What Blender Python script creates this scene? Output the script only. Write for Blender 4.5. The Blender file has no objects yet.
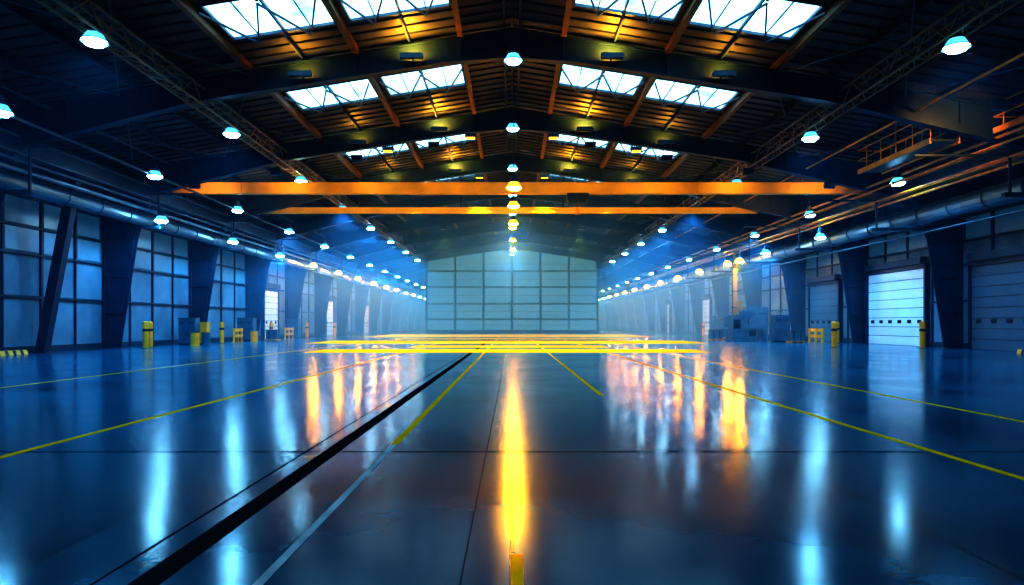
import bpy, math, random
from mathutils import Vector, Matrix
random.seed(4)
S = bpy.context.scene
CAMH = 1.5
XL, XR = -25.0, 27.5
Y0, Y1 = -14.2, 198.6
BAY = 11.2
RZ = 15.1; SL = 0.16
def roofz(x): return RZ - SL*abs(x)
FR = [30.6 + BAY*k for k in range(-4, 16)]

# ---------------------------------------------------------------- materials
def mat(name, col, rough=0.5, metal=0.0, var=0.25, scale=1.5, bump=0.0, emis=None, estr=0.0, wave=None):
    m = bpy.data.materials.new(name); m.use_nodes = True
    nt = m.node_tree; N = nt.nodes; L = nt.links
    b = N['Principled BSDF']
    tc = N.new('ShaderNodeTexCoord')
    no = N.new('ShaderNodeTexNoise'); no.inputs['Scale'].default_value = scale; no.inputs['Detail'].default_value = 5
    L.new(tc.outputs['Object'], no.inputs['Vector'])
    r = N.new('ShaderNodeValToRGB')
    r.color_ramp.elements[0].position = .3; r.color_ramp.elements[1].position = .7
    lo = [c*(1-var) for c in col]; hi = [min(1, c*(1+var)) for c in col]
    r.color_ramp.elements[0].color = (*lo, 1); r.color_ramp.elements[1].color = (*hi, 1)
    L.new(no.outputs['Fac'], r.inputs['Fac']); L.new(r.outputs['Color'], b.inputs['Base Color'])
    b.inputs['Roughness'].default_value = rough; b.inputs['Metallic'].default_value = metal
    if bump or wave:
        bp = N.new('ShaderNodeBump'); bp.inputs['Strength'].default_value = bump or .5
        if wave:
            w = N.new('ShaderNodeTexWave'); w.bands_direction = wave[0]; w.inputs['Scale'].default_value = wave[1]
            L.new(tc.outputs['Object'], w.inputs['Vector']); L.new(w.outputs['Fac'], bp.inputs['Height'])
            bp.inputs['Distance'].default_value = .05
        else:
            L.new(no.outputs['Fac'], bp.inputs['Height']); bp.inputs['Distance'].default_value = .02
        L.new(bp.outputs['Normal'], b.inputs['Normal'])
    if emis:
        b.inputs['Emission Color'].default_value = (*emis, 1); b.inputs['Emission Strength'].default_value = estr
    return m
def matte(name, col, var=.15, scale=2, gl=.04, gr=.35):
    m = bpy.data.materials.new(name); m.use_nodes = True
    nt = m.node_tree; N = nt.nodes; L = nt.links; N.remove(N['Principled BSDF'])
    d = N.new('ShaderNodeBsdfDiffuse'); tc = N.new('ShaderNodeTexCoord'); no = N.new('ShaderNodeTexNoise'); no.inputs['Scale'].default_value = scale; no.inputs['Detail'].default_value = 6
    g = N.new('ShaderNodeBsdfGlossy'); g.inputs['Roughness'].default_value = gr; mx = N.new('ShaderNodeMixShader'); mx.inputs[0].default_value = gl
    r = N.new('ShaderNodeValToRGB'); r.color_ramp.elements[0].position = .3; r.color_ramp.elements[1].position = .7
    r.color_ramp.elements[0].color = (*[c*(1-var) for c in col], 1); r.color_ramp.elements[1].color = (*[min(1, c*(1+var)) for c in col], 1)
    L.new(tc.outputs['Object'], no.inputs['Vector']); L.new(no.outputs['Fac'], r.inputs[0]); L.new(r.outputs[0], d.inputs[0])
    L.new(d.outputs[0], mx.inputs[1]); L.new(g.outputs[0], mx.inputs[2]); g.inputs[0].default_value = (*[min(1, c+.1) for c in col], 1)
    L.new(mx.outputs[0], N['Material Output'].inputs[0]); return m

M = {}
M['steel'] = mat('navy_painted_steel', (.010, .030, .060), .45, .2)
M['steel2'] = mat('grey_blue_steel', (.07, .12, .17), .45, .4)
M['purlin'] = mat('purlin_glow_orange', (.24, .11, .02), .5, .1)  # warm roof light painted into the purlin colour
M['sheet'] = mat('roof_sheet_metal', (.080, .078, .068), .5, .3, .35, .6)
M['rib'] = mat('roof_rib_metal', (.03, .038, .05), .5, .3)
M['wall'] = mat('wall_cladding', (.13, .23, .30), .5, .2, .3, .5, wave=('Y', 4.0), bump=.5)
M['wallup'] = mat('upper_wall_cladding', (.018, .04, .06), .55, .2, .3, .5)  # darker than the wall below: shade by the ducts put into the colour
M['wallend'] = mat('end_wall_cladding', (.08, .14, .22), .5, .2, .3, .5)
M['girt'] = mat('girt_steel', (.016, .042, .068), .5, .3)
M['glaz'] = mat('translucent_wall_glazing', (.14, .27, .36), .3, 0, .15, .8, emis=(.08, .34, .50), estr=.06)
M['door'] = mat('roller_door_white', (.66, .72, .76), .4, .1, .08, .7)
M['doorb'] = mat('roller_door_blue_grey', (.05, .13, .19), .4, .1, .1, .7)
M['dark'] = mat('dark_glass', (.01, .015, .02), .15)
M['yel'] = mat('yellow_paint', (.90, .34, .01), .45, 0, .12, 3)
M['crane'] = mat('crane_orange_paint', (.85, .42, .02), .5, 0, .15, .8)
M['orange'] = mat('orange_pipe_paint', (.80, .30, .03), .45, .1)
M['mast'] = mat('mast_ochre_paint', (.20, .10, .02), .5, .1)
M['duct'] = mat('galvanised_duct', (.16, .25, .31), .35, .6, .15, 1.2)
M['lamp'] = mat('lamp_housing', (.05, .10, .15), .4, .6)
M['grey'] = mat('machine_grey', (.06, .13, .19), .45, .3)
M['blk'] = mat('black_rubber', (.01, .012, .015), .6)
M['latt'] = mat('lattice_warm_lit_brown', (.32, .20, .10), .4, .2)  # brown tint carries the warm light falling on the girders
def emat(name, col, s):
    m = bpy.data.materials.new(name); m.use_nodes = True
    nt = m.node_tree; nt.nodes.remove(nt.nodes['Principled BSDF'])
    e = nt.nodes.new('ShaderNodeEmission'); e.inputs[0].default_value = (*col, 1); e.inputs[1].default_value = s
    nt.links.new(e.outputs[0], nt.nodes['Material Output'].inputs[0]); return m
M['cold'] = emat('cold_lamp_lens', (.30, .72, 1.0), 80)
M['colddim'] = emat('dimmed_cold_lamp_lens', (.30, .72, 1.0), 7)
M['coldskirt'] = emat('lamp_glow_cold', (.14, .60, .95), 1.1)  # emission puts the lamp's halo glow into the housing skirt
M['warm'] = emat('warm_lamp_lens', (1.0, .40, .02), 320)
M['warmc'] = emat('amber_lamp_lens', (1.0, .48, .012), 240)
M['warmskirt'] = emat('lamp_glow_amber', (1.0, .40, .03), 3.5)  # same painted-in glow for amber lamps, also on the added lights
def sky_mat():
    m = emat('skylight_pane', (.62, .86, 1.0), 3.2)
    nt = m.node_tree; e = [n for n in nt.nodes if n.type == 'EMISSION'][0]
    tc = nt.nodes.new('ShaderNodeTexCoord'); no = nt.nodes.new('ShaderNodeTexNoise'); no.inputs['Scale'].default_value = .8
    r = nt.nodes.new('ShaderNodeValToRGB'); r.color_ramp.elements[0].position = .3; r.color_ramp.elements[1].position = .7
    r.color_ramp.elements[0].color = (.12, .38, .52, 1); r.color_ramp.elements[1].color = (.42, .76, 1, 1)
    nt.links.new(tc.outputs['Object'], no.inputs['Vector']); nt.links.new(no.outputs['Fac'], r.inputs[0]); nt.links.new(r.outputs[0], e.inputs[0])
    return m
M['sky'] = sky_mat()
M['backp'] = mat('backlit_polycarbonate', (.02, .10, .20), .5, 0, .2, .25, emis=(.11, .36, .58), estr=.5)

def floor_mat():
    m = bpy.data.materials.new('polished_concrete'); m.use_nodes = True
    nt = m.node_tree; N = nt.nodes; L = nt.links; b = N['Principled BSDF']
    tc = N.new('ShaderNodeTexCoord')
    n1 = N.new('ShaderNodeTexNoise'); n1.inputs['Scale'].default_value = .35; n1.inputs['Detail'].default_value = 6; n1.inputs['Roughness'].default_value = .55
    n2 = N.new('ShaderNodeTexNoise'); n2.inputs['Scale'].default_value = 6; n2.inputs['Detail'].default_value = 4
    L.new(tc.outputs['Object'], n1.inputs['Vector']); L.new(tc.outputs['Object'], n2.inputs['Vector'])
    r = N.new('ShaderNodeValToRGB'); r.color_ramp.elements[0].position = .28; r.color_ramp.elements[1].position = .72
    r.color_ramp.elements[0].color = (.003, .06, .11, 1); r.color_ramp.elements[1].color = (.015, .17, .27, 1)
    L.new(n1.outputs['Fac'], r.inputs[0])
    br = N.new('ShaderNodeTexBrick'); br.offset = 0; br.inputs['Scale'].default_value = 1
    br.inputs['Brick Width'].default_value = 3.0; br.inputs['Row Height'].default_value = 3.0
    br.inputs['Mortar Size'].default_value = .018; br.inputs['Mortar Smooth'].default_value = .1
    br.inputs['Color1'].default_value = (1, 1, 1, 1); br.inputs['Color2'].default_value = (.7, .7, .7, 1); br.inputs['Mortar'].default_value = (.2, .2, .2, 1)
    L.new(tc.outputs['Object'], br.inputs['Vector'])
    mx = N.new('ShaderNodeMixRGB'); mx.blend_type = 'MULTIPLY'; mx.inputs[0].default_value = 1
    L.new(r.outputs[0], mx.inputs[1]); L.new(br.outputs['Color'], mx.inputs[2]); L.new(mx.outputs[0], b.inputs['Base Color'])
    mr = N.new('ShaderNodeMapRange'); mr.inputs['From Min'].default_value = .3; mr.inputs['From Max'].default_value = .7
    mr.inputs['To Min'].default_value = .13; mr.inputs['To Max'].default_value = .20
    L.new(n1.outputs['Fac'], mr.inputs[0]); L.new(mr.outputs[0], b.inputs['Roughness'])
    bp = N.new('ShaderNodeBump'); bp.inputs['Strength'].default_value = .07; bp.inputs['Distance'].default_value = .01
    L.new(n2.outputs['Fac'], bp.inputs['Height']); L.new(bp.outputs[0], b.inputs['Normal'])
    b.inputs['IOR'].default_value = 1.5
    b.inputs['Specular Tint'].default_value = (.42, .80, 1, 1)
    return m
M['floor'] = floor_mat()
M['py'] = matte('floor_line_and_glow_yellow', (1.0, .44, .01), gl=.01)
M['pyg'] = matte('glossy_floor_paint_yellow', (.95, .50, .01), gl=.12, gr=.2)
M['pw'] = matte('floor_paint_white', (.45, .50, .52), .3, gl=.1)
M['pd'] = matte('floor_dark_joint', (.004, .008, .014), .3, gl=.1)

# ---------------------------------------------------------------- mesh builder
class MB:
    def __init__(s): s.v = []; s.f = []; s.mi = []; s.ms = []
    def _m(s, k):
        if k not in s.ms: s.ms.append(k)
        return s.ms.index(k)
    def poly(s, pts, faces, k):
        o = len(s.v); s.v += [tuple(p) for p in pts]
        for f in faces: s.f.append([i+o for i in f]); s.mi.append(s._m(k))
    def box(s, x0, x1, y0, y1, z0, z1, k):
        p = [(x0,y0,z0),(x1,y0,z0),(x1,y1,z0),(x0,y1,z0),(x0,y0,z1),(x1,y0,z1),(x1,y1,z1),(x0,y1,z1)]
        s.poly(p, [(0,3,2,1),(4,5,6,7),(0,1,5,4),(1,2,6,5),(2,3,7,6),(3,0,4,7)], k)
    def prism(s, pts2, y0, y1, k):   # xz outline extruded along y
        n = len(pts2)
        p = [(x,y0,z) for x,z in pts2] + [(x,y1,z) for x,z in pts2]
        s.poly(p, [tuple(range(n)), tuple(range(2*n-1,n-1,-1))] + [(i,(i+n),((i+1)%n)+n,(i+1)%n) for i in range(n)], k)
    def bar(s, a, b, w, h, k):
        a = Vector(a); b = Vector(b); d = (b-a).normalized()
        up = Vector((0,0,1)) if abs(d.z) < .95 else Vector((0,1,0))
        r = d.cross(up).normalized()*w/2; u = r.cross(d).normalized()*h/2
        p = [a-r-u, a+r-u, a+r+u, a-r+u, b-r-u, b+r-u, b+r+u, b-r+u]
        s.poly(p, [(0,3,2,1),(4,5,6,7),(0,1,5,4),(1,2,6,5),(2,3,7,6),(3,0,4,7)], k)
    def cyl(s, a, b, r0, k, r1=None, n=14, cap=True):
        r1 = r0 if r1 is None else r1
        a = Vector(a); b = Vector(b); d = (b-a).normalized()
        up = Vector((0,0,1)) if abs(d.z) < .95 else Vector((0,1,0))
        r = d.cross(up).normalized(); u = r.cross(d).normalized()
        p = []
        for c, rr in ((a,r0),(b,r1)):
            for i in range(n):
                t = 2*math.pi*i/n; p.append(c + (r*math.cos(t)+u*math.sin(t))*rr)
        f = [(i,(i+1)%n,(i+1)%n+n,i+n) for i in range(n)]
        if cap: f += [tuple(range(n-1,-1,-1)), tuple(range(n,2*n))]
        s.poly(p, f, k)
    def obj(s, name, loc=(0,0,0), smooth=False):
        me = bpy.data.meshes.new(name); me.from_pydata(s.v, [], s.f)
        for k in s.ms: me.materials.append(M[k])
        for p, i in zip(me.polygons, s.mi): p.material_index = i; p.use_smooth = smooth
        me.update()
        o = bpy.data.objects.new(name, me); o.location = loc; S.collection.objects.link(o); return o
def inst(o, name, loc, rot=None, sc=None):
    n = bpy.data.objects.new(name, o.data); n.location = loc
    if rot: n.rotation_euler = rot
    if sc: n.scale = sc
    S.collection.objects.link(n); return n

# ---------------------------------------------------------------- floor
b = MB(); b.box(XL-.3, XR+.3, Y0-.3, Y1+.3, -.3, 0, 'floor'); b.obj('floor')
b = MB()
def stripe(x, y0, y1, w, k, z=.004): b.box(x-w/2, x+w/2, y0, y1, .0, z, k)
stripe(-5.75, 1, 150, .10, 'py'); stripe(4.95, 1, 150, .10, 'py'); stripe(7.85, 1, 150, .09, 'py')
stripe(-12.0, 1, 150, .08, 'py'); stripe(1.88, 14.4, 110, .09, 'py')
stripe(-1.46, 1, 8.5, .06, 'pw'); stripe(-1.46, 8.5, 110, .09, 'py')
stripe(.03, 1, 4.45, .075, 'pyg', .001)
for yy, hw, w in ((38, 11.0, 4.2), (45.5, 6.5, 4.0), (57, 16, 8.5), (69, 12, 5), (88, 17, 20.0)):  # cross bands: warm light glowing on the floor, painted as yellow
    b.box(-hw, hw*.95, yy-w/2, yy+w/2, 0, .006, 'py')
b.obj('floor_lines_and_glow_bands')
b = MB()
stripe(-2.12, 1, 110, .18, 'pd', .003); stripe(-2.42, 1, 110, .015, 'pd', .003)
stripe(-.30, 1, 110, .006, 'pd', .003)
b.box(XL, XR, 8.0, 8.02, 0, .003, 'pd')
b.obj('floor_drain_channel')

# ---------------------------------------------------------------- walls
def wall_side(name, x, sgn, doors):
    b = MB(); t = .25
    xa, xb = (x-t, x) if sgn < 0 else (x, x+t)
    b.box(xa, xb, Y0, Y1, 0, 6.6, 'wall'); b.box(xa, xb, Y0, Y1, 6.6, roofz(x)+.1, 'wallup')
    b.obj(name)
    g = MB()
    i = -sgn
    def bx(d0, d1, y0, y1, z0, z1, k):
        X0, X1 = x+i*d0, x+i*d1; g.box(min(X0,X1), max(X0,X1), y0, y1, z0, z1, k)
    for z in (2.9, 5.1, 6.5, 8.0, 9.4): bx(.0, .14, Y0, Y1, z-.06, z+.06, 'girt')
    bx(0, .08, Y0, Y1, 0, .35, 'girt')
    for fy in FR[:-1]:
        for q in (.25, .5, .75):
            yy = fy+BAY*q
            if any(a-.3 < yy < c+.3 for a, c, _, _ in doors):
                bx(0, .12, yy-.06, yy+.06, 5.3, roofz(x), 'girt'); continue
            w = .08 if q == .5 else .04
            bx(0, .12, yy-w, yy+w, 0, roofz(x), 'girt')
    g.obj('trim_girts_' + ('left' if sgn < 0 else 'right'))
    return
LD = [(68.2, 72.2, 4.9, 'door'), (91, 94.5, 4.6, 'door'), (114, 118, 4.6, 'door')]
RD = [(45.1, 52.2, 5.2, 'door'), (31.8, 40.5, 4.9, 'doorb'), (57, 62.5, 4.9, 'doorb'), (94, 98.5, 4.9, 'door'), (78, 83, 4.9, 'doorb'), (118, 122, 4.9, 'door')]
wall_side('wall_left', XL, -1, LD); wall_side('wall_right', XR, 1, RD)
dn = 0
for x, i, ds in ((XL, 1, LD), (XR, -1, RD)):
    for (y0, y1, h, k) in ds:
        g = MB(); dn += 1
        def bx(d0, d1, a, c, z0, z1, kk):
            X0, X1 = x+i*d0, x+i*d1; g.box(min(X0,X1), max(X0,X1), a, c, z0, z1, kk)
        n = 8
        for j in range(n):
            bx(.15, .24, y0, y1, h*j/n+.02, h*(j+1)/n-.02, k)
        bx(.14, .2, y0, y1, 0, h, 'girt')
        nw = int((y1-y0)/1.1)
        for j in range(nw):
            c = y0+(j+.5)*(y1-y0)/nw; bx(.24, .26, c-.22, c+.22, 1.55, 1.78, 'dark')
        for a in (y0-.2, y1): bx(.0, .34, a, a+.2, 0, h+.25, 'steel')
        bx(0, .34, y0-.2, y1+.2, h, h+.3, 'steel'); bx(.1, .55, y0, y1, h+.3, h+.75, 'girt')
        g.obj('door_%d' % dn)
# glazed wall panels
wn = 0
for x, i, ds in ((XL, 1, LD), (XR, -1, RD)):
    for fy in FR[3:16]:
        wn += 1; g = MB()
        for q in range(4):
            a, c = fy+BAY*q/4+.2, fy+BAY*(q+1)/4-.2
            if q == 0: a += .3
            if q == 3: c -= .3
            for z0, z1 in ((5.25, 6.4), (6.62, 7.9)):
                if any(p0-.3 < c and p1+.3 > a for p0, p1, _, _ in ds) and z0 < 6: continue
                X0, X1 = x+i*.0, x+i*.06
                g.box(min(X0,X1), max(X0,X1), a, c, z0, z1, 'glaz')
        g.obj('window_%d' % wn)
# end walls
b = MB()
b.prism([(XL-.25,0),(XR+.25,0),(XR+.25,roofz(XR)),(0,RZ),(XL-.25,roofz(XL))], Y1, Y1+.3, 'wallend'); b.obj('wall_back')
b = MB()
b.prism([(XL-.25,0),(XR+.25,0),(XR+.25,roofz(XR)),(0,RZ),(XL-.25,roofz(XL))], Y0-.3, Y0, 'wallend'); b.obj('wall_front')

# translucent partition across the nave
PY = 115.0; PX = 14.35
b = MB()
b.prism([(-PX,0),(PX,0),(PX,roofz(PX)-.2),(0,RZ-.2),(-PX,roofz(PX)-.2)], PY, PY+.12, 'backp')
for j in range(7):
    x = -PX + 2*PX*j/6
    b.box(x-.18, x+.18, PY-.2, PY, 0, roofz(x)-.2, 'girt')
for z in (.35, 2.3, 4.9, 7.7, 10.4): b.box(-PX, PX, PY-.16, PY-.01, z-.15, z+.15, 'girt')
for z in (1.3, 3.6, 6.3, 9.05, 11.6): b.box(-PX, PX, PY-.06, PY-.01, z-.03, z+.03, 'girt')
b.box(-PX, PX, PY-.3, PY, 0, .3, 'steel')
b.obj('wall_partition')

# ---------------------------------------------------------------- roof
SKY = [(2.5, 6.7), (7.2, 11.5)]
def skyy(fy):
    c = fy + 5.3
    if abs(fy-19.4) < .1: c = 26.6
    return c-1.55, c+1.55
b = MB(); pn = 0
def rquad(b, sx, xa, xb, ya, yb, k, dz=0, th=.06):
    pa, pb = (sx*xa, roofz(xa)+dz), (sx*xb, roofz(xb)+dz)
    b.prism([pa, pb, (pb[0], pb[1]+th), (pa[0], pa[1]+th)], ya, yb, k)
for fy in FR[:-1]:
    y0, y1 = skyy(fy); e = fy+BAY
    for sx in (-1, 1):
        W = (XR if sx > 0 else -XL)+.25
        for xa, xb in ((0,2.5),(6.7,7.2),(11.5,W)): rquad(b, sx, xa, xb, fy, e, 'sheet')
        for xa, xb in SKY:
            rquad(b, sx, xa, xb, fy, y0, 'sheet'); rquad(b, sx, xa, xb, y1, e, 'sheet')
b.obj('ceiling')
b = MB()
for fy in FR[:-1]:
    y0, y1 = skyy(fy); e = fy+BAY; n = 14
    for j in range(n):
        y = fy+(j+.5)*BAY/n
        for sx in (-1, 1):
            W = (XR if sx > 0 else -XL)
            segs = [(0.05, W)] if not (y0-.1 < y < y1+.1) else [(0.05,2.4),(11.6,W)]
            for xa, xb in segs: rquad(b, sx, xa, xb, y-.05, y+.05, 'rib', -.07, .07)
b.obj('trim_ceiling_ribs')
for fy in FR[:-1]:
    y0, y1 = skyy(fy)
    for sx in (-1, 1):
        for xa, xb in SKY:
            pn += 1; g = MB()
            rquad(g, sx, xa, xb, y0, y1, 'sky', .02, .03)
            xm = (xa+xb)/2
            for X in (xa+.04, xm, xb-.04): rquad(g, sx, X-.04, X+.04, y0, y1, 'steel2', -.1, .12)
            for X in (xa*.75+xb*.25, xa*.25+xb*.75): rquad(g, sx, X-.02, X+.02, y0, y1, 'steel2', -.04, .06)
            for Y in (y0, y1-.08): rquad(g, sx, xa, xb, Y, Y+.08, 'steel2', -.1, .12)
            # zig-zag bracing rods
            zz = lambda X: roofz(X)-.35
            for c in range(2):
                Xa, Xb = (xa, xm) if c == 0 else (xm, xb)
                Xc = (Xa+Xb)/2; ym = (y0+y1)/2
                g.bar((sx*Xa, y0, zz(Xa)), (sx*Xc, y1, zz(Xc)), .07, .07, 'steel2')
                g.bar((sx*Xc, y1, zz(Xc)), (sx*Xb, y0, zz(Xb)), .07, .07, 'steel2')
            g.obj('skylight')
# purlins
b = MB()
for sx in (-1, 1):
    for X in (.35, 2.3, 4.6, 6.95, 9.35, 11.75, 14.2, 16.8, 19.4, 22, 24.6):
        big = X in (2.3, 6.95, 11.75)
        if X in (4.6, 9.35):
            for fy in FR[:-1]:
                a, c = skyy(fy)
                b.box(sx*X-.05, sx*X+.05, fy, a, roofz(X)-.28, roofz(X)-.07, 'steel'); b.box(sx*X-.05, sx*X+.05, c, fy+BAY, roofz(X)-.28, roofz(X)-.07, 'steel')
            continue
        k = 'purlin' if big else 'steel'
        b.box(sx*X-.06, sx*X+.06, Y0, Y1, roofz(X)-.42, roofz(X)-.07, k)
        if big: b.box(sx*X-.13, sx*X+.13, Y0, Y1, roofz(X)-.46, roofz(X)-.42, k)
b.obj('roof_purlins')
# portal frames
def frame():
    b = MB()
    def member(pts, th=.16):
        b.prism(pts, -th/2, th/2, 'steel')
    for sx, W in ((-1, -XL), (1, XR)):
        top = lambda X: roofz(X)-.43
        xi = W-2.6
        out = [(0, top(0)), (0, top(0)-1.25), (3, top(3)-1.0), (14, top(14)-.95), (xi, top(xi)-1.75), (W-1.9, 6.6), (W-.85, 0), (W-.02, 0), (W-.02, top(W))]
        member([(sx*x, z) for x, z in out])
        def fl(p, q, w=.42, t=.07): b.bar((sx*p[0],0,p[1]), (sx*q[0],0,q[1]), w, t, 'steel')
        for p, q in zip(out[1:6], out[2:7]): fl(p, q)
        fl(out[0], out[-1])
        b.box(min(sx*(W-.2),sx*(W-.02)), max(sx*(W-.2),sx*(W-.02)), -.22, .22, 0, top(W)-.1, 'steel')
        for X in (2.3, 6.95, 11.75, 16.8, 20):   # stiffeners
            b.box(sx*X-.04, sx*X+.04, -.2, .2, top(X)-1.0, top(X), 'steel')
        for z in (2.2, 4.4, 6.6):
            xin = W-.85-(1.05*z/6.6)
            b.box(min(sx*xin,sx*W), max(sx*xin,sx*(W-.02)), -.2, .2, z-.04, z+.04, 'steel')
        b.box(min(sx*(W-1.1),sx*(W-.02)), max(sx*(W-1.1),sx*(W-.02)), -.35, .35, 0, .06, 'steel')
    return b
f0 = frame().obj('portal_frame', (0, FR[0]+.25, 0))
for y in FR[1:-1]: inst(f0, 'portal_frame', (0, y, 0))
# roof cross-bracing
b = MB()
for i, fy in enumerate(FR[:-1]):
    for sx in (-1, 1):
        for xa, xb in ((11.75, 17.5), (17.5, 23)):
            b.cyl((sx*xa, fy+.2, roofz(xa)-.6), (sx*xb, fy+BAY-.2, roofz(xb)-.6), .04, 'steel2', n=6)
            b.cyl((sx*xb, fy+.2, roofz(xb)-.6), (sx*xa, fy+BAY-.2, roofz(xa)-.6), .04, 'steel2', n=6)
b.obj('roof_bracing_rods')
b = MB(); b.bar((XL+.5, 35.6, 0), (XL+2.2, 35.6, 9.0), .5, .45, 'steel'); b.box(XL+.1, XL+1.0, 35.2, 36.0, 0, .05, 'steel'); b.obj('leaning_wall_post')

# lattice girders under the roof
def lattice(x, z, y0, y1, name, w=.55, h=.75, k='steel2'):
    b = MB()
    ends = [(-w/2, 0), (w/2, 0), (-w/2, h), (w/2, h)]
    for dx, dz in ends: b.bar((x+dx, y0, z+dz), (x+dx, y1, z+dz), .08, .08, k)
    n = int((y1-y0)/.9); st = (y1-y0)/n
    for j in range(n):
        a, c = y0+j*st, y0+(j+1)*st
        for dx in (-w/2, w/2):
            p, q = ((0, h) if j % 2 else (h, 0)); b.bar((x+dx, a, z+p), (x+dx, c, z+q), .05, .05, k)
        for zz in (0, h): b.bar((x-w/2, a, z+zz), (x+w/2, c, z+zz), .04, .04, k)
        b.bar((x-w/2, a, z), (x+w/2, a, z), .04, .04, k)
    return b.obj(name)
lattice(-14.0, 11.25, Y0+.1, 110, 'lattice_girder', k='latt'); lattice(14.9, 11.15, Y0+.1, 110, 'lattice_girder', k='latt')

# crane runway, ducts and pipes
def runway(x, orange):
    b = MB(); k = 'orange' if orange else 'steel2'
    a, c = Y0+.1, Y1-.1
    b.box(x-.05, x+.05, a, c, 9.15, 9.85, 'steel'); b.box(x-.22, x+.22, a, c, 9.85, 9.93, k); b.box(x-.22, x+.22, a, c, 9.1, 9.16, k)
    b.box(x-.04, x+.04, a, c, 9.93, 10.03, k)
    sg = -1 if x < 0 else 1; W = XL if x < 0 else XR
    for y in FR[1:-1]:
        xa = x; xb = W - sg*1.6
        b.box(min(xa,xb), max(xa,xb), y-.15, y+.15, 8.7, 9.1, 'steel')
    b.obj('crane_runway_girder')
runway(-22.2, False); runway(23.2, True)
def pipes(name, lst, y0=Y0+.1, y1=Y1-.1):
    for x, z, r, k in lst:
        b = MB(); b.cyl((x, y0, z), (x, y1, z), r, k, n=16)
        yy = y0+1
        while yy < y1-1: b.cyl((x, yy, z), (x, yy+.12, z), r*1.12+.01, k, n=16); yy += 2.8 if r > .2 else 5.6
        b.obj(name)
pipes('ventilation_duct', [(-22.75, 7.95, .42, 'duct')]); pipes('ventilation_duct', [(24.6, 8.0, .55, 'duct')], 20, 190)
pipes('service_pipe', [(-21.9, 8.35, .10, 'duct'), (-21.7, 8.7, .07, 'steel2'), (-19.5, 9.6, .07, 'steel2'), (-20.6, 11.1, .06, 'steel2'),
                       (22.7, 8.75, .08, 'orange'), (22.3, 9.0, .06, 'orange'), (21.6, 9.8, .08, 'orange'), (20.9, 9.2, .06, 'orange'), (24.3, 6.9, .06, 'steel2'), (18.0, 11.0, .06, 'orange')])
b = MB()
for y in FR[1:-1]:
    b.box(-24, -21.5, y-.12, y+.12, 7.35, 7.5, 'steel'); b.box(22, 26.4, y-.12, y+.12, 7.2, 7.38, 'steel')
    for x in (-21.6, 22.3): b.box(x-.05, x+.05, y-.05, y+.05, 7.3, roofz(x)-.6, 'steel')
    for x0, x1, z in ((-21.6, -19.3, 9.5), (18, 22.3, 9.1)): b.box(x0, x1, y-.05, y+.05, z-.1, z, 'steel')
b.obj('pipe_support_brackets')

# catwalk
def catwalk(x0, x1, y0, y1, z, k):
    b = MB(); b.box(x0, x1, y0, y1, z-.1, z, 'steel')
    for x in (x0, x1):
        b.box(x-.04, x+.04, y0, y1, z-.2, z+.06, k)
        for h in (.55, 1.1): b.cyl((x, y0, z+h), (x, y1, z+h), .035, k, n=8)
        y = y0
        while y <= y1+.01: b.cyl((x, y, z), (x, y, z+1.1), .03, k, n=8); y += 1.4
    for y in (y0, y1):
        for h in (.55, 1.1): b.cyl((x0, y, z+h), (x1, y, z+h), .035, k, n=8)
    y = y0+1
    while y < y1:
        for x in (x0, x1): b.cyl((x, y, z), (x, y, roofz(x)-.1), .025, 'steel', n=6)
        y += 4
    b.obj('overhead_catwalk')
catwalk(19.0, 20.3, 31, 37.5, 9.9, 'orange'); catwalk(21.3, 22.4, 19.8, 30.2, 10.1, 'orange')

# ---------------------------------------------------------------- crane beams
def girder(x0, x1, y, zc, h, w, name, hang=False):
    b = MB(); z0, z1 = zc-h/2, zc+h/2
    b.box(x0, x1, y-w/2+.06, y+w/2-.06, z0+.05, z1-.05, 'crane')
    b.box(x0, x1, y-w/2, y+w/2, z0, z0+.07, 'crane'); b.box(x0, x1, y-w/2, y+w/2, z1-.07, z1, 'crane')
    x = x0+1.5
    while x < x1: b.box(x-.03, x+.03, y-w/2+.02, y+w/2-.02, z0+.05, z1-.05, 'crane'); x += 3
    if hang:
        for x in (x0+.6, -12, -4, 4, 12, x1-.6): b.box(x-.05, x+.05, y-.05, y+.05, z1, roofz(x)-1.3, 'steel')
    else:
        for x in (-22.2, 23.2):
            b.box(x-.3, x+.3, y-1.8, y+1.8, zc-.03, zc+.35, 'crane')
            for dy in (-1.4, 1.4): b.cyl((x-.12, y+dy, zc-.1), (x+.12, y+dy, zc-.1), .27, 'blk', n=16)
        b.box(3.6, 5.0, y-.5, y+.5, z0-.45, z0, 'steel'); b.cyl((3.7, y, z0-.45), (4.9, y, z0-.45), .25, 'steel2', n=14)
        b.cyl((4.3, y, z0-.5), (4.3, y, z0-1.1), .02, 'blk', n=6); b.box(4.15, 4.45, y-.1, y+.1, z0-1.35, z0-1.05, 'yel')
    b.obj(name)
girder(-22.3, 23.4, 45.0, 10.42, .74, .5, 'overhead_crane_beam')
girder(-20.8, 19.2, 53.6, 10.4, .46, .4, 'suspended_monorail_beam', True)

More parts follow.
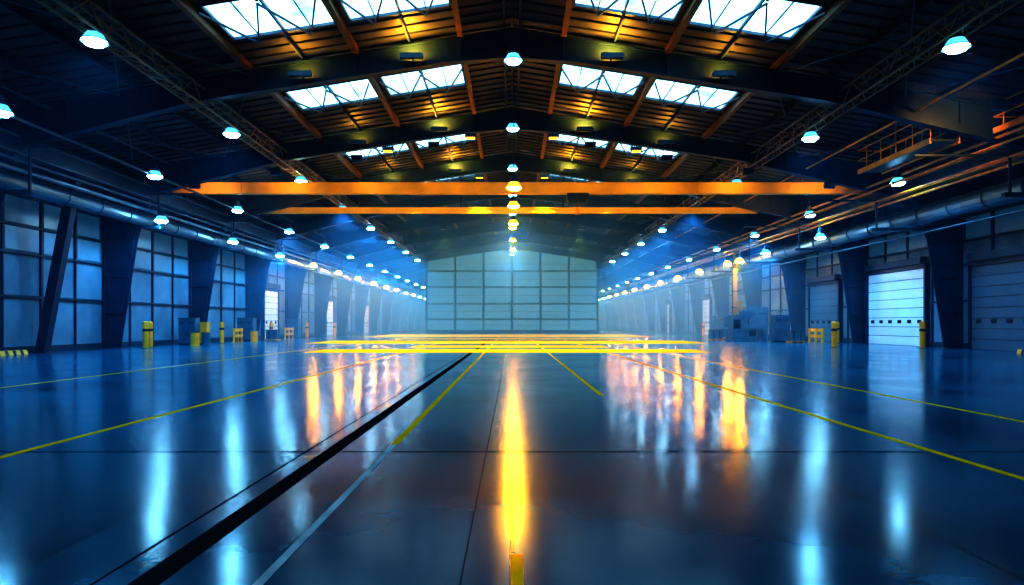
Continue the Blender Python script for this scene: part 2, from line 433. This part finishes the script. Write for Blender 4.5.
# ---------------------------------------------------------------- lamps
COLD = (.10, .51, 1.0); WARM = (1.0, .50, .04); FLOOD = (1.0, .72, .08)
def lamp_mesh(lens, skirt, rod):
    b = MB()
    b.cyl((0,0,.66), (0,0,.72+rod), .02, 'lamp', n=6)
    b.cyl((0,0,.46), (0,0,.68), .12, 'lamp', n=16); b.cyl((0,0,.40), (0,0,.46), .22, 'lamp', n=18)
    b.cyl((0,0,.30), (0,0,.40), .24, 'lamp', .18, n=24, cap=False)
    b.cyl((0,0,.02), (0,0,.30), .41, skirt, .24, n=24, cap=False)
    b.cyl((0,0,.0), (0,0,.04), .43, 'lamp', n=24, cap=False)
    b.cyl((0,0,-.09), (0,0,.05), .28, lens, .38, n=24)
    for t in range(6):
        a = t*math.pi/3; b.box(.14*math.cos(a)-.015, .14*math.cos(a)+.015, .14*math.sin(a)-.015, .14*math.sin(a)+.015, .46, .66, 'lamp')
    return b
def bulb(o, typ, e, col, loc=(0,0,0), rot=(0,0,0), **kw):
    ld = bpy.data.lights.new('bulb', typ); ld.energy = e; ld.color = col
    for k, v in kw.items(): setattr(ld, k, v)
    l = bpy.data.objects.new('bulb', ld); l.location = loc; l.rotation_euler = rot; l.parent = o; S.collection.objects.link(l)
protos = {}
def lamp(x, y, z, warm=0, power=500, top=None, angle=150):
    top = top if top is not None else roofz(x)-.1
    rod = max(.05, round(top-z-.72, 2)); key = (warm, rod)
    lens = ('cold', 'warm', 'warmc', 'colddim')[warm]; wm = warm in (1, 2)
    if key not in protos:
        o = lamp_mesh(lens, 'warmskirt' if wm else 'coldskirt', rod).obj('high_bay_lamp', (x, y, z)); protos[key] = o
    else: o = inst(protos[key], 'high_bay_lamp', (x, y, z))
    bulb(o, 'SPOT', power, WARM if wm else COLD, (0,0,-.2), spot_size=math.radians(angle), spot_blend=.6, shadow_soft_size=.25)
    return o
for k in range(-1, 8):
    y = 22.9+BAY*k
    lamp(-14.0, y, 10.95, 0, 2700, 12.0); lamp(14.9, y, 10.75, 0, 2700, 11.9)
for k in range(-1, 9):
    lamp(.05, 29.9+BAY*k*.93, 13.0, 3, 1800 if k > 3 else 300, 14.9)
for k in range(-1, 14):
    y = 25.9+BAY*k
    lamp(-19.4, y, 9.5, 0, 1700)
    if k > 0: lamp(21.4, y+.8, 9.3, 0, 1700)
WL = (3, 4, 5, 6, 7, 8, 10); WR = (2, 3, 4, 5, 6, 7, 8, 9, 10)
for k in range(0, 13):
    lamp(-21.3, 41.5+10.6*k, 7.75, 1 if k in WL else 0, 700 if k in WL else 1700, 8.55)
    lamp(22.2, 49.2+10.6*k, 7.7, 1 if k in WR else 0, 700 if k in WR else 1700, 8.85)
# amber lamps beneath the crane beams and along the centre line
lamp(.1, 53.6, 9.35, 2, 1200, 10.15, 120)
lamp(.1, 45.0, 9.25, 2, 1600, 10.05, 120)
lamp(.1, 36.2, 8.7, 2, 700, 14.9, 120)
for y in (64.0, 75.1, 86.3, 97.5): lamp(.1, y-.4, 12.0, 2, 40, 13.3, 100)  # far amber lamps added to lengthen the yellow floor streak

# added warm floods in made-up square housings; local -Z is the beam direction
def flood(x, y, z, tilt, power, angle, wide=1.0, col=WARM):
    b = MB(); b.box(-.3*wide, .3*wide, -.2, .2, -.02, .2, 'lamp'); b.box(-.26*wide, .26*wide, -.16, .16, -.04, -.02, 'warmskirt')
    for j in range(5): b.box(-.25*wide+j*.12*wide, -.22*wide+j*.12*wide, -.15, .15, .2, .28, 'lamp')
    b.box(-.34*wide, -.3*wide, -.05, .05, 0, .4, 'lamp'); b.box(.3*wide, .34*wide, -.05, .05, 0, .4, 'lamp'); b.box(-.34*wide, .34*wide, -.05, .05, .36, .4, 'lamp')
    o = b.obj('added_amber_flood', (x, y, z)); o.rotation_euler = (tilt, 0, 0)
    bulb(o, 'SPOT', power, col, (0,0,-.1), spot_size=math.radians(angle), spot_blend=.5, shadow_soft_size=.2)
for x in (-19.5, -14.5, -9.5, -4.8, 0, 4.8, 9.5, 14.5, 19.5):
    y = 42.05; z = roofz(x)-1.95
    a = math.atan2(45-y, z-10.42)
    flood(x, y, z, a, 240, 100, col=(1.0, .64, .12))
for x in (-18, -13.5, -9, -4.5, 0, 4.5, 9, 13.5, 18):
    flood(x, 45.45, 10.55, math.radians(88), 300, 120, col=(1.0, .64, .12))
flood(19.6, 27.6, 10.3, math.radians(85), 600, 100, col=(1.0, .5, .1)); flood(22.0, 16.5, 10.3, math.radians(85), 600, 100, col=(1.0, .5, .1))
flood(21.2, 46.0, 10.9, math.radians(80), 300, 90, wide=.8, col=(1.0, .5, .1))
# added floods that light the floor markings and painted glow bands
for y, zz, p, t in ((41.5, 1.95, 5000, -6), (52.7, 1.95, 4500, 3)):
    for x in (-7.5, -2.5, 2.5, 7.5): flood(x, y-.25, roofz(x)-zz, math.radians(t), p, 58, col=FLOOD)
for x in (-7.5, 7.5): flood(x, 75.1-.25, roofz(x)-1.95, math.radians(25), 2500, 60, col=FLOOD)
# added warm up-lights in made-up fixtures, tinting the roof orange
for y in (19.4, 30.6, 41.8, 53.0):
    for X, p in ((4.4, 270), (9.3, 90)):
        for sx in (-1, 1):
            b = MB(); b.box(-.5, .5, -.12, .12, -.1, 0, 'lamp'); b.box(-.5, .5, -.12, -.09, 0, .12, 'lamp'); b.box(-.5, .5, .09, .12, 0, .12, 'lamp')
            b.box(-.45, .45, -.08, .08, 0, .02, 'warmskirt'); b.cyl((0, .1, 0), (0, .55, 0), .04, 'lamp', n=8)
            o = b.obj('added_roof_uplight', (sx*X, y-.65, roofz(X)-1.15))
            bulb(o, 'AREA', p, (1.0, .47, .05), (0,0,.13), (math.pi-.25, 0, 0), size=.6)

# ---------------------------------------------------------------- floor-level objects
def bollard(h=1.2, r=.11):
    b = MB(); b.cyl((0,0,0), (0,0,.03), r*2, 'steel', n=16); b.cyl((0,0,.03), (0,0,h), r, 'yel', n=18); b.cyl((0,0,h), (0,0,h+.07), r, 'yel', r*.4, n=18)
    b.cyl((0,0,h*.65), (0,0,h*.75), r*1.03, 'blk', n=18); return b
b0 = bollard(1.6, .17).obj('bollard', (-22.7, 42.3, 0))
for x, y in ((-23.0, 43.4), (20.9, 44.3), (25.6, 53.8), (25.6, 42.6), (-22.9, 53.9), (-22.9, 65), (-22.9, 76.3), (24.9, 64.8), (24.9, 76), (-22.6, 87), (24.5, 87.5)):
    inst(b0, 'bollard', (x, y, 0))
for x, y in ((-24.2, 32.9), (25.9, 33.8)):
    g = MB(); g.prism([(-.28,0),(.28,0),(.2,.22),(-.2,.22)], -.9, .9, 'yel')
    for q in (-.5, 0, .5): g.prism([(-.285,0),(.285,0),(.205,.225),(-.205,.225)], q-.1, q+.1, 'blk')
    g.obj('wheel_stop', (x, y, 0))
def guard(L):
    g = MB()
    for y in (0, L/2, L): g.box(-.07, .07, y-.07, y+.07, 0, 1.15, 'yel'); g.box(-.15, .15, y-.15, y+.15, 0, .03, 'yel')
    for z in (.5, 1.0): g.box(.07, .12, 0, L, z-.12, z+.12, 'yel')
    return g
for x, y, L in ((-22.8, 56, 1.6), (-22.6, 68, 2.4), (25.0, 55, 2.4)): guard(L).obj('guard_rail', (x, y, 0))
def cabinet(w, d, h, k='grey'):
    g = MB(); g.box(-w/2, w/2, -d/2, d/2, .1, h, k); g.box(-w/2+.05, w/2-.05, -d/2+.05, d/2-.05, 0, .1, 'blk'); g.box(-w/2-.03, w/2+.03, -d/2-.03, d/2+.03, h, h+.05, k)
    for s in (-1, 1):
        g.box(min(s*.02, s*(w/2-.04)), max(s*.02, s*(w/2-.04)), -d/2-.02, -d/2, .16, h-.06, k)
        g.box(s*.08-.015, s*.08+.015, -d/2-.05, -d/2-.02, h*.45, h*.6, 'steel2')
        for j in range(4): g.box(min(s*.15, s*(w/2-.12)), max(s*.15, s*(w/2-.12)), -d/2-.03, -d/2-.02, h*.78+j*.05, h*.78+j*.05+.02, 'blk')
    return g
for x, y, w, d, h, k in ((-23.4, 49.5, 1.2, .7, 1.9, 'grey'), (-22.3, 49.6, .5, .5, 1.6, 'yel'), (-23.2, 50.9, .9, .6, 1.4, 'grey'), (-23.3, 60, 1.4, .8, 2.0, 'grey'), (22.6, 57.5, 1.3, .8, 2.2, 'grey'), (-23.2, 72.5, 1.2, .7, 2.0, 'grey'), (23.6, 66.5, 1.4, .8, 2.2, 'grey'), (23.6, 78, 1.4, .8, 2.4, 'grey'), (22.6, 63.5, 2.0, 1.0, 3.0, 'grey')):
    cabinet(w, d, h, k).obj('electrical_cabinet', (x, y, 0))
def drum(k):
    g = MB(); g.cyl((0,0,0), (0,0,.9), .29, k, n=22)
    for z in (.02, .3, .6, .88): g.cyl((0,0,z-.02), (0,0,z+.02), .31, k, n=22)
    g.cyl((.12,0,.9), (.12,0,.93), .04, 'blk', n=10); return g
d0 = drum('yel').obj('oil_drum', (-21.9, 47.2, 0)); inst(d0, 'oil_drum', (-21.9, 58.0, 0))
d1 = drum('grey').obj('oil_drum', (-21.5, 48.0, 0)); inst(d1, 'oil_drum', (20.9, 57.6, 0)); inst(d1, 'oil_drum', (-22.3, 47.9, 0))
g = MB()
g.box(-1.4, 1.6, -.9, .9, 0, .35, 'grey'); g.box(-1.2, -.1, -.7, .7, .35, 2.3, 'grey'); g.box(-.1, 1.4, -.6, .6, .35, 1.0, 'grey')
g.box(-.1, 1.5, -.7, .7, 1.0, 1.12, 'steel2'); g.box(-.4, .6, -.35, .35, 2.0, 2.7, 'grey'); g.cyl((.35, 0, 1.95), (.35, 0, 1.5), .12, 'steel2'); g.cyl((.35,0,1.5),(.35,0,1.2),.04,'steel2')
g.box(-1.22, -.6, -.74, -.7, 1.1, 1.9, 'dark'); g.box(.2, 1.2, -.63, -.6, .45, .9, 'blk'); g.cyl((1.4,0,.7),(1.75,0,.7),.25,'steel2')
g.obj('milling_machine', (20.6, 60.5, 0))
g = MB(); g.box(-.18, .18, -.18, .18, 0, 6.6, 'mast'); g.box(-.5, .5, -.5, .5, 0, .12, 'steel')
for z in (1.5, 3, 4.5, 6): g.box(-.23, .23, -.23, .23, z-.06, z+.06, 'steel')
g.bar((0, 0, 6.4), (0, -1.3, 7.9), .14, .14, 'mast'); g.bar((0,0,6.5),(0,0,8.0),.14,.14,'mast'); g.bar((0, .1, 8.0), (0, -1.5, 8.0), .14, .14, 'mast')
g.box(.18, .6, -.25, .25, 2.6, 3.6, 'mast'); g.box(-.9, -.18, -.2, .2, 1.2, 2.2, 'grey')
g.obj('jib_crane_mast', (20.4, 62.6, 0))
lamp(20.4, 61.3, 7.1, 2, 150, 7.95, 150)
def crate():
    g = MB()
    for x in (-.5, 0, .5): g.box(x-.06, x+.06, -.5, .5, 0, .1, 'orange')
    for y in (-.42, -.2, .02, .24, .44): g.box(-.6, .6, y-.07, y+.07, .1, .13, 'orange')
    g.box(-.5, .5, -.42, .42, .13, .95, 'grey'); g.box(-.52, .52, -.44, .44, .85, .98, 'steel2')
    for x in (-.25, .25): g.box(x-.03, x+.03, -.45, .45, .13, .99, 'blk')
    return g
c0 = crate().obj('pallet_crate', (22.9, 55.2, 0)); inst(c0, 'pallet_crate', (18.8, 63.2, 0)); inst(c0, 'pallet_crate', (-21.8, 62.3, 0)); inst(c0, 'pallet_crate', (22.0, 71.0, 0))

# ---------------------------------------------------------------- haze: thin near the entrance, thicker down the hall
def haze(y0, y1, dens, col):
    bpy.ops.mesh.primitive_cube_add(size=1, location=((XL+XR)/2, (y0+y1)/2, 7.6))
    hz = bpy.context.object; hz.name = 'air_haze'; hz.scale = (XR-XL-.1, y1-y0, 15.1)
    m = bpy.data.materials.new('thin_mist'); m.use_nodes = True; nt = m.node_tree; nt.nodes.remove(nt.nodes['Principled BSDF'])
    vs = nt.nodes.new('ShaderNodeVolumeScatter'); vs.inputs['Color'].default_value = col; vs.inputs['Density'].default_value = dens; vs.inputs['Anisotropy'].default_value = .2
    nt.links.new(vs.outputs[0], nt.nodes['Material Output'].inputs['Volume']); hz.data.materials.append(m)
haze(56, Y1-.2, .018, (.24, .60, 1, 1))
haze(Y0+.2, 55.95, .0013, (.2, .62, 1, 1))

# ---------------------------------------------------------------- world + camera
w = bpy.data.worlds.new('World'); S.world = w; w.use_nodes = True
w.node_tree.nodes['Background'].inputs[0].default_value = (.25, .5, .8, 1); w.node_tree.nodes['Background'].inputs[1].default_value = .3
cd = bpy.data.cameras.new('Camera'); cam = bpy.data.objects.new('Camera', cd); S.collection.objects.link(cam)
cam.location = (0, 0, CAMH); cam.rotation_euler = (math.radians(90), 0, 0)
cd.sensor_width = 36; cd.lens = 683/1024*36; cd.shift_y = 31.5/1024; cd.clip_end = 500
S.camera = cam
S.view_settings.view_transform = 'Standard'
for lk in ('Very High Contrast', 'High Contrast', 'Medium High Contrast'):
    try: S.view_settings.look = lk; break
    except Exception: pass
